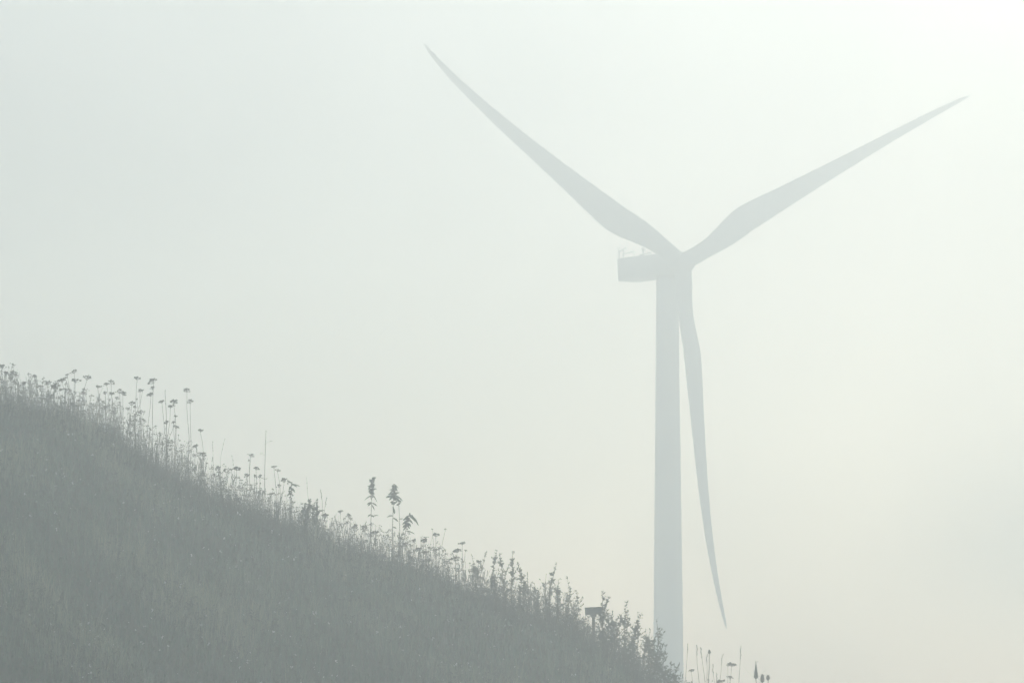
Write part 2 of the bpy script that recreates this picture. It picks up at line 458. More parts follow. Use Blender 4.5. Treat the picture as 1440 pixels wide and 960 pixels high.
# ------------------------------------------------------------------ grass on the hillside (nobody could count it)
rng = np.random.default_rng(11)
def blades_mesh(name, n, y0, y1, h0, h1, w, lean, keep=None, xpad=1.0, tall=0.0):
    """n curved grass blades standing on the hillside in the strip y0..y1 in front of the camera"""
    y = np.sqrt(rng.uniform(y0 ** 2, y1 ** 2, n))
    half = y * (IMG_W / 2 / FPX) + xpad
    x = rng.uniform(-1, 1, n) * half
    if keep is not None:
        k = keep(x, y); x, y = x[k], y[k]; n = len(x)
    # clumps: pull blades towards tuft centres and let height vary in patches
    cx = np.floor(x / 0.22) * 0.22 + 0.11; cy = np.floor(y / 0.3) * 0.3 + 0.15
    pull = rng.uniform(0, 0.75, n)
    x = x + (cx + 0.08 * np.sin(cy * 37) - x) * pull; y = y + (cy + 0.1 * np.sin(cx * 53) - y) * pull
    patch = 0.5 + 0.5 * np.sin(x * 1.9 + 1.3 * np.sin(y * 0.9)) * np.sin(y * 1.3 + 0.7 * np.sin(x * 1.7))
    tuft = 0.5 + 0.5 * np.sin(cx * 91.7 + cy * 47.3)
    big = np.clip(0.5 + 0.42 * np.sin(x * 0.83 + 2.1 * np.sin(y * 0.37)) + 0.42 * np.sin(y * 0.71 + 1.7 * np.sin(x * 0.6) + 1), 0, 1)
    h = (h0 + (h1 - h0) * rng.random(n)) * (0.55 + 0.65 * patch) * (0.65 + 0.7 * tuft) * (0.7 + 0.5 * big)
    if tall: h *= np.where(rng.random(n) < tall, 1.7, 1.0)
    h *= np.where((np.sin(cx * 17.3 + 3.1) * np.sin(cy * 13.7 + 1.9) > 0.72), 1.75, 1.0)      # tussocks that stand up
    a = rng.uniform(0, 2 * np.pi, n)
    ln = h * rng.uniform(0.1, lean, n)
    wd = w * rng.uniform(0.6, 1.3, n)
    z = ground_z(x, y) - 0.02
    sx, sy = -np.sin(a), np.cos(a); dx, dy = np.cos(a), np.sin(a)
    V = np.zeros((n, 5, 3))
    for i, (t, ws) in enumerate(((0, 1), (0.55, 0.8))):
        for q, sg in ((0, -1), (1, 1)):
            V[:, 2 * i + q, 0] = x + dx * ln * t ** 2 + sx * wd * ws * sg * 0.5
            V[:, 2 * i + q, 1] = y + dy * ln * t ** 2 + sy * wd * ws * sg * 0.5
            V[:, 2 * i + q, 2] = z + h * t
    V[:, 4, 0] = x + dx * ln; V[:, 4, 1] = y + dy * ln; V[:, 4, 2] = z + h * (1 - 0.15 * ln / h)
    o = 5 * np.arange(n)[:, None]
    F = np.concatenate([o + np.array([[0, 1, 3]]), o + np.array([[0, 3, 2]]), o + np.array([[2, 3, 4]])], 1).reshape(-1, 3)
    me = bpy.data.meshes.new(name)
    me.vertices.add(n * 5); me.vertices.foreach_set('co', V.ravel())
    me.loops.add(F.size); me.loops.foreach_set('vertex_index', F.ravel().astype(np.int32))
    me.polygons.add(len(F)); me.polygons.foreach_set('loop_start', np.arange(0, F.size, 3, dtype=np.int32))
    tone = np.clip(-0.08 + 0.30 * patch + 0.28 * tuft + 0.55 * big + rng.normal(0, 0.17, n), 0, 1)
    at = me.attributes.new('tone', 'FLOAT', 'POINT'); at.data.foreach_set('value', np.repeat(tone, 5).astype(np.float32))
    me.update(calc_edges=True)
    return me
def seen(x, y):
    """drop blades that stand well below the bottom edge of the picture"""
    return ground_z(x, y) / y > math.tan(R(-0.45))
tag(link('meadow_grass', blades_mesh('meadow_grass', 560000, 82, 130, 0.15, 0.46, 0.012, 0.8, seen, 3.5, 0.08), M['grass']),
    'matted grey-green grass covering the whole hillside', 'grass', kind='stuff')

# ------------------------------------------------------------------ the tangled fringe along the crest (one mass)
rnd = random.Random(5)
def gz(x, y): return float(ground_z(x, y))
def stem_curve(p0, p1, bow=0.06, n=5, r=rnd):
    p0, p1 = Vector(p0), Vector(p1); L = (p1 - p0).length
    b = Vector((r.uniform(-1, 1), r.uniform(-0.5, 0.5), 0)) * (bow * L)
    w = Vector((r.uniform(-1, 1), 0, 0)) * (0.012 * L)
    return [p0.lerp(p1, k / n) + b * math.sin(math.pi * k / n) + w * math.sin(3.1 * math.pi * k / n) for k in range(n + 1)]
fr = MB()
def px_density(px):
    return float(np.interp(px, [0, 120, 160, 260, 330, 600, 660, 930, 960, 1100], [0.9, 0.9, 0.9, 0.85, 0.85, 0.95, 1.0, 1.0, 0.6, 0.35]))
def fringe_h(px):
    return float(np.interp(px, [0, 100, 140, 260, 330, 420, 560, 640, 720, 800, 900, 960, 1100], [1.35, 1.1, 1.25, 1.35, 1.1, 1.05, 1.2, 1.1, 1.1, 1.1, 1.0, 0.9, 0.9]))
for k in range(18500):
    px = rnd.uniform(-40, 1100)
    if rnd.random() > px_density(px): continue
    y = CREST_Y + rnd.gauss(-0.2, 2.0)
    if k > 12500: y = CREST_Y - rnd.uniform(0, 28); px = rnd.uniform(-20, 1000)      # scattered down the slope
    x = (px - 720) / FPX * y
    z = gz(x, y) - 0.02
    h = fringe_h(px) * (0.15 + 0.95 * rnd.random() ** 2.1)
    if k > 12500: h = 0.22 + 0.5 * rnd.random()
    ln = rnd.gauss(0, 0.16) * h
    pts = stem_curve((x, y, z), (x + ln, y + rnd.gauss(0, 0.05), z + h), 0.05, 4)
    fr.tube(pts, [0.0042, 0.004, 0.0038, 0.0034, 0.0028], 3, False)
    kind = rnd.random()
    nl = rnd.randint(2, 6)
    lf = 1.7 if k > 12500 else 1.0
    for j in range(nl):
        t = rnd.uniform(0.1, 0.92); i = int(t * 4); p = pts[i].lerp(pts[i + 1], t * 4 - i)
        a = rnd.uniform(0, 6.283)
        fr.leaf(p, (math.cos(a), math.sin(a), rnd.uniform(0.1, 1.2)), lf * rnd.uniform(0.04, 0.12), lf * rnd.uniform(0.012, 0.028), rnd.uniform(0.1, 0.7), 2)
    if kind < 0.4:                                              # ragged little seed cluster
        c = pts[-1]
        for j in range(rnd.randint(4, 8)):
            fr.blob(c + Vector((rnd.gauss(0, 0.04), rnd.gauss(0, 0.04), rnd.gauss(0, 0.02))), rnd.uniform(0.012, 0.026), rnd.uniform(0.008, 0.018))
    elif kind < 0.6:                                             # narrow seed spike
        for j in range(6):
            p = pts[-1] - (pts[-1] - pts[-2]).normalized() * (j * 0.022)
            fr.blob(p + Vector((rnd.gauss(0, 0.006), 0, 0)), rnd.uniform(0.008, 0.014), 0.018)
tag(fr.build('crest_weeds', M['weeds']), 'tangle of fine weed stems and small leaves fringing the crest of the hill', 'weeds', kind='stuff')

# glints of dew put in as near-white specks here and there on the slope
fl = MB(); py0, px0 = 100, 200
for k in range(900):
    if rnd.random() < 0.35: py0, px0 = rnd.uniform(93, 119), rnd.uniform(0, 900)
    y = min(119, py0 + rnd.gauss(0, 0.7)); px = px0 + rnd.gauss(0, 14)
    x = (px - 720) / FPX * y
    z = gz(x, y)
    if z / y < 0: continue
    c = Vector((x, y, z + rnd.uniform(0.16, 0.34)))                # at the height of the grass blades
    s_ = rnd.choice((0.006, 0.007, 0.009, 0.012, 0.016, 0.024))
    for j in range(3): fl.blob(c + Vector((rnd.gauss(0, s_ * 0.6), 0, rnd.gauss(0, s_ * 0.6))), s_, s_)
tag(fl.build('dew_glint_specks', M['dew']), 'tiny pale specks standing in for glints of dew over the grassy slope', 'seed tufts', kind='stuff')

# ------------------------------------------------------------------ single plants
def spot(px, top_py, y=None, base_px=None, r=rnd):
    """where a plant stands on the crest: base on the ground, top on the pixel's ray at the same distance"""
    if y is None: y = CREST_Y + r.uniform(-1.3, 0.6)
    top = Vector(at_depth(px, top_py, y))
    bx = ((base_px if base_px is not None else px + r.uniform(-4, 4)) - 720) / FPX * y
    base = Vector((bx, y, gz(bx, y) - 0.03))
    return base, top

def umbel_head(mb, c, rad, tiltv, dome, r):
    """spokes fanning out of the stem's end, each with a cluster of small dry flowers"""
    upv = Vector(tiltv).normalized()
    a1 = upv.cross(Vector((0.2, 1, 0))).normalized(); a2 = upv.cross(a1)
    root = c - upv * (rad * (0.55 + 0.35 * dome))
    n = r.randint(11, 16)
    gap = r.uniform(0, 6.283); lop = r.uniform(0.0, 0.45)
    for k in range(n):
        if r.random() < 0.12: continue                            # broken spokes
        q = math.sqrt((k + 0.5) / n) * r.uniform(0.75, 1.15) * (1 - lop * max(0, math.cos(k * 2.39996 - gap))); w = k * 2.39996 + r.uniform(-0.25, 0.25)
        e = c + (a1 * math.cos(w) + a2 * math.sin(w)) * (rad * q) - upv * (dome * rad * 0.55 * q * q + r.uniform(-0.1, 0.22) * rad)
        mid = root.lerp(e, 0.55) - upv * (0.08 * rad)
        mb.tube([root, mid, e], 0.0032, 3, False)
        for j in range(r.randint(2, 5)):
            s_ = rad * r.uniform(0.09, 0.2)
            mb.blob(e + Vector((r.gauss(0, 1), r.gauss(0, 1), r.gauss(0, 0.8))) * (rad * 0.10), s_, s_ * 0.85)
    return root

def umbel_plant(px, py, wpx, label, shape='dome', lean=0.0, extra=(), base_px=None, leaves=2, name='umbel_plant', y=None, group='umbels along the crest'):
    r = random.Random(int(px * 7 + py * 13))
    base, top = spot(px, py, y, base_px if base_px is not None else px + r.gauss(0, 7), r)
    root_o = empty(name, base)
    tag(root_o, label, 'plant', group)
    rad = wpx / FPX * base.y * 0.54
    lean += r.gauss(0, 0.16)
    tv = (math.sin(lean), r.uniform(-0.1, 0.1), math.cos(lean))
    dome = {'flat': 0.4, 'dome': 1.15, 'ball': 1.7}[shape] * r.uniform(0.8, 1.25)
    if not extra and r.random() < 0.4: extra = ((px + r.choice((-1, 1)) * r.uniform(4, 8), py + r.uniform(9, 20), wpx * r.uniform(0.4, 0.65)),)
    hb = MB()
    rt = umbel_head(hb, top - base, rad, tv, dome, r)
    hb.build('flower_head', M['head'], root_o)
    st = MB()
    pts = stem_curve((0, 0, 0), rt, 0.05, 7, r)
    st.tube(pts, [0.008 - 0.0005 * i for i in range(8)], 5)
    st.build('stem', M['stem'], root_o)
    for ex, ey, ew in extra:                                     # side heads on their own branches
        e = Vector(at_depth(ex, ey, base.y + r.uniform(-0.1, 0.1))) - base
        k = 4 if e.z > pts[4].z + 0.1 else 2
        eb = MB(); er = umbel_head(eb, e, ew / FPX * base.y * 0.5, (r.uniform(-0.3, 0.3), 0, 1), dome, r)
        eb.build('flower_head', M['head'], root_o)
        bb = MB(); bb.tube([pts[k], pts[k].lerp(er, 0.5) + Vector((0, 0, -0.03)) + Vector((er.x - pts[k].x, 0, 0)) * 0.15, er], [0.006, 0.005, 0.004], 4)
        bb.build('branch', M['stem'], root_o)
    for j in range(leaves):
        t = r.uniform(0.12, 0.6); p = pts[int(t * 7)]
        a = r.choice((0, math.pi)) + r.uniform(-0.7, 0.7)
        lb = MB(); d = Vector((math.cos(a), math.sin(a) * 0.7, 0.6))
        ll = r.uniform(0.14, 0.26)
        for q in (0.45, 0.7, 1.0):
            for sgn in (-1, 1):
                lb.leaf(p + d.normalized() * (ll * q * 0.7), d + Vector((-d.y, d.x, 0)) * (sgn * 0.9), ll * 0.38 * (1.2 - 0.4 * q), 0.03, 0.4, 2)
        lb.tube([p, p + d.normalized() * (ll * 0.75)], 0.003, 3, False)
        lb.leaf(p + d.normalized() * (ll * 0.7), d, ll * 0.45, 0.04, 0.4, 3)
        lb.build('leaf', M['leaf'], root_o)
    return root_o
for a in [
    (18, 522, 13, 'broad dark umbel at the far left end of the crest', 'ball', 0, ((14, 530, 10), (22, 533, 10))),
    (3, 513, 12, 'umbel cut off by the left edge of the picture', 'dome', 0, ((8, 522, 9),)),
    (33, 537, 9, 'small umbel right of the broad dark umbel at far left', 'dome', -0.1),
    (48, 527, 8, 'narrow upright umbel standing alone in a dip of the left crest', 'ball', 0, ((50, 533, 7),)),
    (56, 541, 9, 'low umbel just right of the narrow upright one at left', 'dome', 0.1),
    (66, 536, 12, 'flat umbel touching the left side of the big domed umbel', 'flat', 0.15),
    (77, 541, 17, 'big domed umbel, widest head in the left crowd', 'dome', -0.2),
    (86, 533, 12, 'umbel tilted up to the right above the big domed umbel', 'flat', -0.35),
    (103, 521, 10, 'highest umbel of the left crowd, with two small side heads', 'flat', -0.3, ((94, 526, 7), (92, 530, 6))),
    (106, 533, 13, 'flat umbel right under the highest one of the left crowd', 'flat', -0.1),
    (97, 547, 10, 'low umbel under the highest ones of the left crowd', 'dome', 0),
    (117, 550, 9, 'low umbel at the right foot of the left crowd', 'dome', 0),
    (124, 528, 12, 'umbel sloping down to the right at the right end of the left crowd', 'dome', 0.4),
    (138, 542, 9, 'small umbel left of the close twin umbels', 'flat', -0.1),
    (149, 538, 8, 'smaller left one of the close twin umbels near the picture left', 'dome', -0.2),
    (158, 535, 11, 'wider right one of the close twin umbels near the picture left', 'dome', 0.2),
    (147, 550, 7, 'tiny umbel below the close twin umbels', 'ball', 0),
    (157, 552, 10, 'flat umbel below and right of the close twin umbels', 'flat', 0),
    (168, 548, 11, 'dark bushy-headed umbel right of the close twin umbels', 'dome', -0.1, ((165, 558, 8),)),
    (175, 551, 9, 'umbel leaning right out of the dark bushy-headed one', 'dome', 0.3),
    (148, 570, 9, 'low knotted umbel left of the tall bare-stemmed ones', 'ball', 0),
    (159, 577, 8, 'lowest small umbel between the twins and the dark spike', 'dome', -0.2),
    (185.5, 564, 10, 'short dark upright umbel cluster beneath the tall thin-stemmed umbels', 'ball', 0, ((189, 570, 6), (180, 573, 6))),
    (193, 530, 11, 'tall thin umbel with a flat head, left of the two-storeyed umbel', 'flat', -0.12),
    (197, 547, 7, 'small umbel hanging under the tall flat-headed thin umbel', 'ball', 0),
    (212, 533, 13, 'tall two-storeyed umbel drooping left, right of the flat thin one', 'dome', -0.35, ((215, 543, 9),)),
    (211, 553, 11, 'flat umbel under the tall two-storeyed umbel', 'flat', -0.1),
    (197, 577, 9, 'arched umbel low beneath the tall flat-headed thin umbel', 'dome', 0),
    (227, 563, 9, 'thin flat umbel beside the bare dark stick', 'flat', 0.05),
    (245, 562, 13, 'umbrella-shaped umbel with a drooping rim left of the two lone tall ones', 'dome', 0),
    (239, 570, 10, 'umbel tilted left under the umbrella-shaped one', 'flat', -0.35),
    (263, 546, 10, 'taller of the two lone umbels on long curved stems', 'dome', 0, (), 257),
    (268, 562, 9, 'shorter of the two lone umbels on long curved stems', 'dome', -0.1, (), 265),
    (233, 593, 10, 'low umbel tilted left beneath the umbrella-shaped one', 'flat', -0.25),
    (244, 592, 6, 'tiny button umbel low under the umbrella-shaped one', 'ball', 0),
    (248, 599, 9, 'low flat umbel at the foot of the two lone tall ones', 'flat', 0.1),
    (282, 604, 8, 'small flat umbel alone right of the two lone tall ones', 'flat', 0.1),
    (274, 626, 9, 'umbel tilted left, low down right of the two lone tall ones', 'flat', -0.3),
    (285, 636, 10, 'bushy umbel at the left end of the thin stretch of crest', 'dome', 0),
    (307, 655, 9, 'little dark umbel in the thin stretch of crest', 'ball', 0),
    (317, 659, 10, 'leafy umbel in the middle of the thin stretch of crest', 'dome', 0),
    (333, 657, 12, 'flat umbel with a wide level head in the thin stretch of crest', 'flat', -0.05, ((325, 659, 8),)),
    (354, 638, 9, 'single tall umbel left of the tall bare stalk', 'dome', 0, ((350, 646, 4),)),
    (361, 656, 8, 'round umbel touching the tall bare stalk from the left', 'ball', 0),
    (347, 666, 8, 'umbel below the single tall one left of the bare stalk', 'dome', -0.2),
    (359, 667, 7, 'left one of two small umbels low beside the bare stalk', 'ball', 0),
    (366, 667, 7, 'right one of two small umbels low beside the bare stalk', 'ball', 0),
    (385, 655, 8, 'upper one of the flat umbel pair right of the bare stalk', 'flat', 0),
    (391, 660, 8, 'lower one of the flat umbel pair right of the bare stalk', 'flat', 0.1),
    (399, 672, 11, 'arched umbel between the flat pair and the ragged leafy weed', 'dome', 0),
    (392, 681, 8, 'small umbel under the arched umbel', 'dome', 0),
    (382, 693, 7, 'lowest umbel right of the tall bare stalk', 'flat', 0),
    (457, 723, 11, 'umbel tilted left at the right foot of the round dark bush', 'flat', -0.2),
    (478, 718, 8, 'umbel tilted left, midway between the dark bush and the leafy spires', 'flat', -0.3),
    (490, 722, 8, 'knotty umbel left of the leafy spires', 'ball', 0, ((493, 727, 7),)),
    (500, 737, 10, 'left one of two dense umbels at the foot of the leafy spires', 'ball', 0),
    (511, 739, 12, 'right one of two dense umbels at the foot of the leafy spires', 'dome', 0),
    (528, 747, 11, 'flat dark umbel at the stem of the first leafy spire', 'flat', 0),
    (570, 763, 9, 'umbel beneath the drooping leafy spire', 'dome', -0.2),
    (581, 759, 8, 'thin umbel between the drooping spire and the loose umbel', 'flat', -0.2),
    (596, 757, 12, 'loose wide umbel right of the drooping leafy spire', 'dome', 0),
    (589, 770, 9, 'flat umbel under the loose wide one', 'flat', 0),
    (598, 775, 10, 'dark umbel under the loose wide one', 'flat', 0),
    (613, 750, 12, 'tall forked umbel with upturned spokes right of the loose one', 'flat', 0, ((608, 743, 4), (626, 743, 4))),
    (617, 769, 8, 'umbel under the tall forked one', 'dome', 0),
    (650, 762, 10, 'flat-topped umbel on a tall stem left of the mugwort', 'flat', 0.15),
    (642, 772, 12, 'level umbel under the flat-topped tall one', 'flat', 0),
    (641, 783, 14, 'lowest and widest of the stacked umbels left of the mugwort', 'flat', 0),
    (673, 788, 9, 'small umbel at the left foot of the mugwort', 'flat', 0),
    (667, 799, 13, 'low wide umbel at the left foot of the mugwort', 'flat', 0),
    (972, 941, 8, 'flat brush-like umbel just right of the turbine tower', 'flat', 0),
    (1030, 932, 13, 'umbel with a ragged flat head under the tall grass stalk at right', 'flat', 0.15, ((1024, 934, 7),)),
    (1027, 950, 9, 'small flat umbel at the bottom edge, right of the tower', 'flat', 0),
    (1013, 956, 14, 'spreading umbel half cut by the bottom edge of the picture', 'flat', -0.1),
]:
    umbel_plant(*a)

# ---- tall leafy spires (large drooping leaves, each a leaf of its own)
def leafy_spire(px, py, base_px, label, leaves, bend=(0, 0), tuft=8, name='leafy_weed', tip_droop=0.0):
    r = random.Random(int(px * 3 + py))
    base, top = spot(px, py, CREST_Y - 0.4, base_px, r)
    o = empty(name, base); tag(o, label, 'plant', 'leafy spires on the crest')
    t = top - base
    pts = []
    for k in range(11):
        q = k / 10
        pts.append(Vector((t.x * q ** (1 + bend[0]) + bend[1] * math.sin(math.pi * q), t.y * q + 0.02 * math.sin(5 * q), t.z * (q if not tip_droop else (q - tip_droop * q ** 4) / (1 - tip_droop)))))
    MB().tube(pts, [0.014 - 0.0009 * k for k in range(11)], 6).build('stem', M['stem'], o)
    S = 1 / FPX * base.y
    for lx, ly, dx, dy, w, dr in leaves:                         # offsets from the top, in photograph pixels
        q = max(0, min(1, 1 - ly * S / t.z)); i = min(9, int(q * 10)); p = pts[i].lerp(pts[i + 1], q * 10 - i)
        L = math.hypot(dx, dy) * S * r.uniform(0.85, 1.15); w *= 0.85
        lb = MB(); lb.leaf(p, (dx, r.uniform(-0.5, 0.5) * abs(dx), -dy), L, w * S, dr, 4, nrm=Vector((0.1, -0.75, 0.6)))
        lb.build('leaf', M['leaf'], o)
    tb = MB()
    for k in range(tuft):
        a = r.uniform(0, 6.283); p = pts[10].lerp(pts[8], r.uniform(0, 1.1))
        tb.leaf(p, (math.cos(a), math.sin(a), r.uniform(-0.2, 1.4)), r.uniform(3, 6) * S, 2.4 * S, r.uniform(0.1, 0.5), 3, nrm=Vector((0.1, -0.8, 0.5)))
        tb.blob(p + Vector((r.gauss(0, 2), r.gauss(0, 2), r.gauss(0, 2))) * S, 1.3 * S, 1.5 * S)
    ft = tb.build('flower_tuft', M['head'], o); ft['kind'] = 'stuff'    # florets too small to pick apart
    return o
def many(r, n, y0, y1, l0, l1):
    out = []
    for k in range(n):
        t = k / max(1, n - 1); sgn = -1 if k % 2 else 1
        out.append((0, y0 + (y1 - y0) * t, r.choice((sgn, sgn, -sgn)) * r.uniform(l0 * 0.5, l1), r.uniform(-7, 4), r.uniform(2.5, 4.5), r.uniform(0.0, 0.7)))
    return out
r_ = random.Random(3)
leafy_spire(524, 671, 519, 'tallest leafy spire on the hill, straight, with drooping leaves up its stem',
            many(r_, 16, 3, 24, 4, 8) + [(0, 24, 9, 5, 2.2, 0.9), (0, 25, -10, 4, 2.2, 0.3), (0, 35, -8, 2, 3, 0.2), (0, 36, -5, 3, 3, 0.2), (0, 36, 8, 2, 3, 0.3), (0, 38, 5, 7, 2.5, 0.3), (0, 52, -5, 2, 3, 0.3), (0, 53, 5, 2, 3, 0.3), (0, 55, 11, -3, 2.5, 0.1)], tuft=28)
leafy_spire(554, 680, 550, 'leafy spire with a broad leafy crown, between the tallest and the drooping ones',
            many(r_, 13, 1, 20, 4, 8) + [(0, 17, -11, 1, 5, 0.15), (0, 18, -8, 4, 5, 0.3), (0, 16, 16, 4, 4.5, 0.35), (0, 18, 9, 5, 5, 0.3), (0, 20, 5, 3, 5, 0.3), (0, 15, 8, -4, 4, 0.2), (0, 27, -5, -2, 5, 0.2), (0, 28, 5, -3, 4, 0.1), (0, 34, 2, 7, 4, 0.1), (0, 45, -8, -1, 3, 0.4), (0, 48, 8, 3, 3.5, 0.3), (0, 61, 6, 0, 3, 0.3)], tuft=22)
leafy_spire(560, 700, 557, 'bare curved weed stem right beside the broad-crowned leafy spire', [(0, 3, 5, 2, 3, 0.3), (0, 30, 5, -2, 2.5, 0.2)], bend=(0, 0.07), tuft=2, name='curved_weed')
leafy_spire(576, 722, 564, 'leafy spire bent over to the right like a drooping plume',
            [(0, 1, 14, 10, 4.5, 0.4), (0, 2, 12, 7, 4.5, 0.3), (0, 3, 10, 5, 4.5, 0.4), (0, 3, -8, 3, 4, 0.2), (0, 6, -9, 2, 4, 0.2), (0, 8, 7, 4, 4.5, 0.3), (0, 10, -8, 3, 4.5, 0.3), (0, 13, 5, 3, 4.5, 0.4), (0, 15, -8, 4, 4, 0.2), (0, 18, -5, 4, 4, 0.3), (0, 17, 5, 3, 4, 0.3), (0, 24, 13, 1, 2.5, 0.3), (0, 28, -8, 2, 3, 0.3)], bend=(0.9, 0.0), tuft=14)
leafy_spire(410, 678, 407, 'ragged leafy weed with spiky leaves, right of the arched umbel',
            [(0, 1, -7, -4, 3.5, 0.1), (0, 2, 8, 3, 4, 0.2), (0, 3, 12, 0, 3, 0.2), (0, 6, -4, 4, 4, 0.3), (0, 8, 5, 4, 4, 0.3), (0, 15, -5, 2, 4, 0.3)], tuft=12, name='leafy_weed')

# ---- thin bare stalks and grasses
def stalk(px, py, base_px, label, seed, wide=0.009, name='grass_stalk', cat='grass stalk', group='single stalks on the crest', y=None, twigs=0):
    r = random.Random(int(px * 5 + py))
    base, top = spot(px, py, y, base_px, r)
    o = empty(name, base); tag(o, label, cat, group)
    pts = stem_curve((0, 0, 0), top - base, 0.02 if name == 'bare_stalk' else 0.06, 8, r)
    MB().tube(pts, [wide * (1 - 0.07 * k) for k in range(9)], 5).build('stem', M['stem'], o)
    sb = MB()
    for k in range(seed):
        q = k / max(1, seed - 1) * 0.12 * len(pts)
        i = min(7, int(8 - 0.01 - q)); p = pts[8].lerp(pts[7], min(1, q)) if q <= 1 else pts[7].lerp(pts[6], min(1, q - 1))
        sb.blob(p + Vector((r.gauss(0, 0.008), r.gauss(0, 0.008), 0)), r.uniform(0.009, 0.016), 0.022)
    sb.build('seed_head', M['head'], o)
    for k in range(twigs):
        p = pts[r.randint(3, 7)]; a = r.choice((-1, 1)) * r.uniform(0.6, 1.1)
        L = r.uniform(0.06, 0.2)
        tb = MB(); e = p + Vector((math.sin(a) * L, r.uniform(-0.05, 0.05), math.cos(a) * L * 0.6))
        tb.tube([p, e], [0.004, 0.0025], 3, False)
        for j in range(4): tb.blob(e + Vector((r.gauss(0, 0.02), r.gauss(0, 0.02), r.gauss(0, 0.012))), 0.011, 0.009)
        tb.build('twig', M['stem'], o)
stalk(374, 606, 374, 'tall straight bare stalk rising alone high above the crest', 5, 0.011, 'bare_stalk', twigs=8)
stalk(232, 549, 232, 'bare dark stick among the umbels left of the two lone tall ones', 0 + 2, 0.012, 'bare_stalk')
stalk(431, 672, 431, 'very thin pale straw standing left of the round dark bush', 3, 0.006)
stalk(451, 689, 450, 'thin stalk with a dark spike head right of the round dark bush', 7, 0.008)
stalk(459, 700, 459, 'second thin stalk right of the round dark bush', 5, 0.008)
stalk(299, 621, 298, 'thin straw at the left end of the thin stretch of crest', 4, 0.006)
stalk(316, 617, 314, 'faint straw above the thin stretch of crest', 3, 0.005)
stalk(326, 641, 326, 'small dotted straw above the middle of the thin stretch of crest', 3, 0.005)
stalk(967, 905, 963, 'grass stalk beside the right edge of the turbine tower', 6, 0.008)
stalk(980, 907, 989, 'arching grass stalk bent left, second right of the tower', 9, 0.009)
stalk(985, 910, 991, 'grass stalk with a long narrow plume, just right of the arching one', 12, 0.009)
stalk(994, 920, 993, 'short straight grass stalk left of the button-headed stalk', 7, 0.008)
stalk(1002, 934, 999, 'low grass stalk leaning right under the button-headed stalk', 6, 0.008)
stalk(1016, 920, 1015, 'upright grass stalk midway between tower and tallest right stalk', 6, 0.008)
stalk(1042, 908, 1037, 'tallest grass stalk at right, leaning right over the ragged umbel', 9, 0.009)
stalk(1008, 946, 1004, 'lowest grass stalk near the bottom edge, right of the tower', 6, 0.008)

def knob_plant(px, py, hpx, wpx, label, name, spike=0.0):
    """stem with one solid egg-shaped head and thin bracts"""
    r = random.Random(int(px + py))
    base, top = spot(px, py, CREST_Y - 0.3, px + 0.5, r)
    o = empty(name, base); tag(o, label, 'plant', 'knob-headed plants at the right end of the crest')
    t = top - base; S = base.y / FPX
    hh, ww = hpx * S, wpx * S * 0.5
    MB().tube(stem_curve((0, 0, 0), t - Vector((0, 0, hh)), 0.02, 5, r), 0.009, 5).build('stem', M['stem'], o)
    n = 8
    pr = [(0.25, 0.0), (0.75, 0.12), (1.0, 0.35), (0.92, 0.6), (0.6, 0.85), (0.2, 0.98)] if not spike else [(0.3, 0), (1, 0.12), (0.8, 0.3), (0.45, 0.55), (0.2, 0.8), (0.08, 1.0)]
    hb = MB()
    hb.tube([t - Vector((0, 0, hh * (1 - z))) for _, z in pr], [ww * q for q, _ in pr], n)
    for k in range(14):                                          # bristles
        a = r.uniform(0, 6.283); z = r.uniform(0.1, 0.9)
        p = t - Vector((0, 0, hh * (1 - z))); d = Vector((math.cos(a), math.sin(a), 0.5))
        hb.tube([p + d * (ww * 0.5), p + d * (ww * 1.25)], 0.003, 3, False)
    hb.build('flower_head', M['head'], o)
    for sgn in (-1, 1):
        lb = MB(); lb.leaf(t - Vector((0, 0, hh)), (sgn, 0.2, 0.7), hh * 0.9, 0.02, -0.3, 3); lb.build('bract', M['stem'], o)
knob_plant(1063, 928, 26, 6.5, 'pointed cone-shaped seed head at the right end of the crest', 'cone_head_plant', 1)
knob_plant(1072, 947, 12, 6, 'larger of two egg-shaped teasel heads at the right end of the crest', 'teasel')
knob_plant(1080, 948, 8, 5, 'smaller of two egg-shaped teasel heads, last plant at right', 'teasel')
knob_plant(997.5, 913, 6, 4, 'button-headed stalk among the grasses right of the tower', 'knapweed')

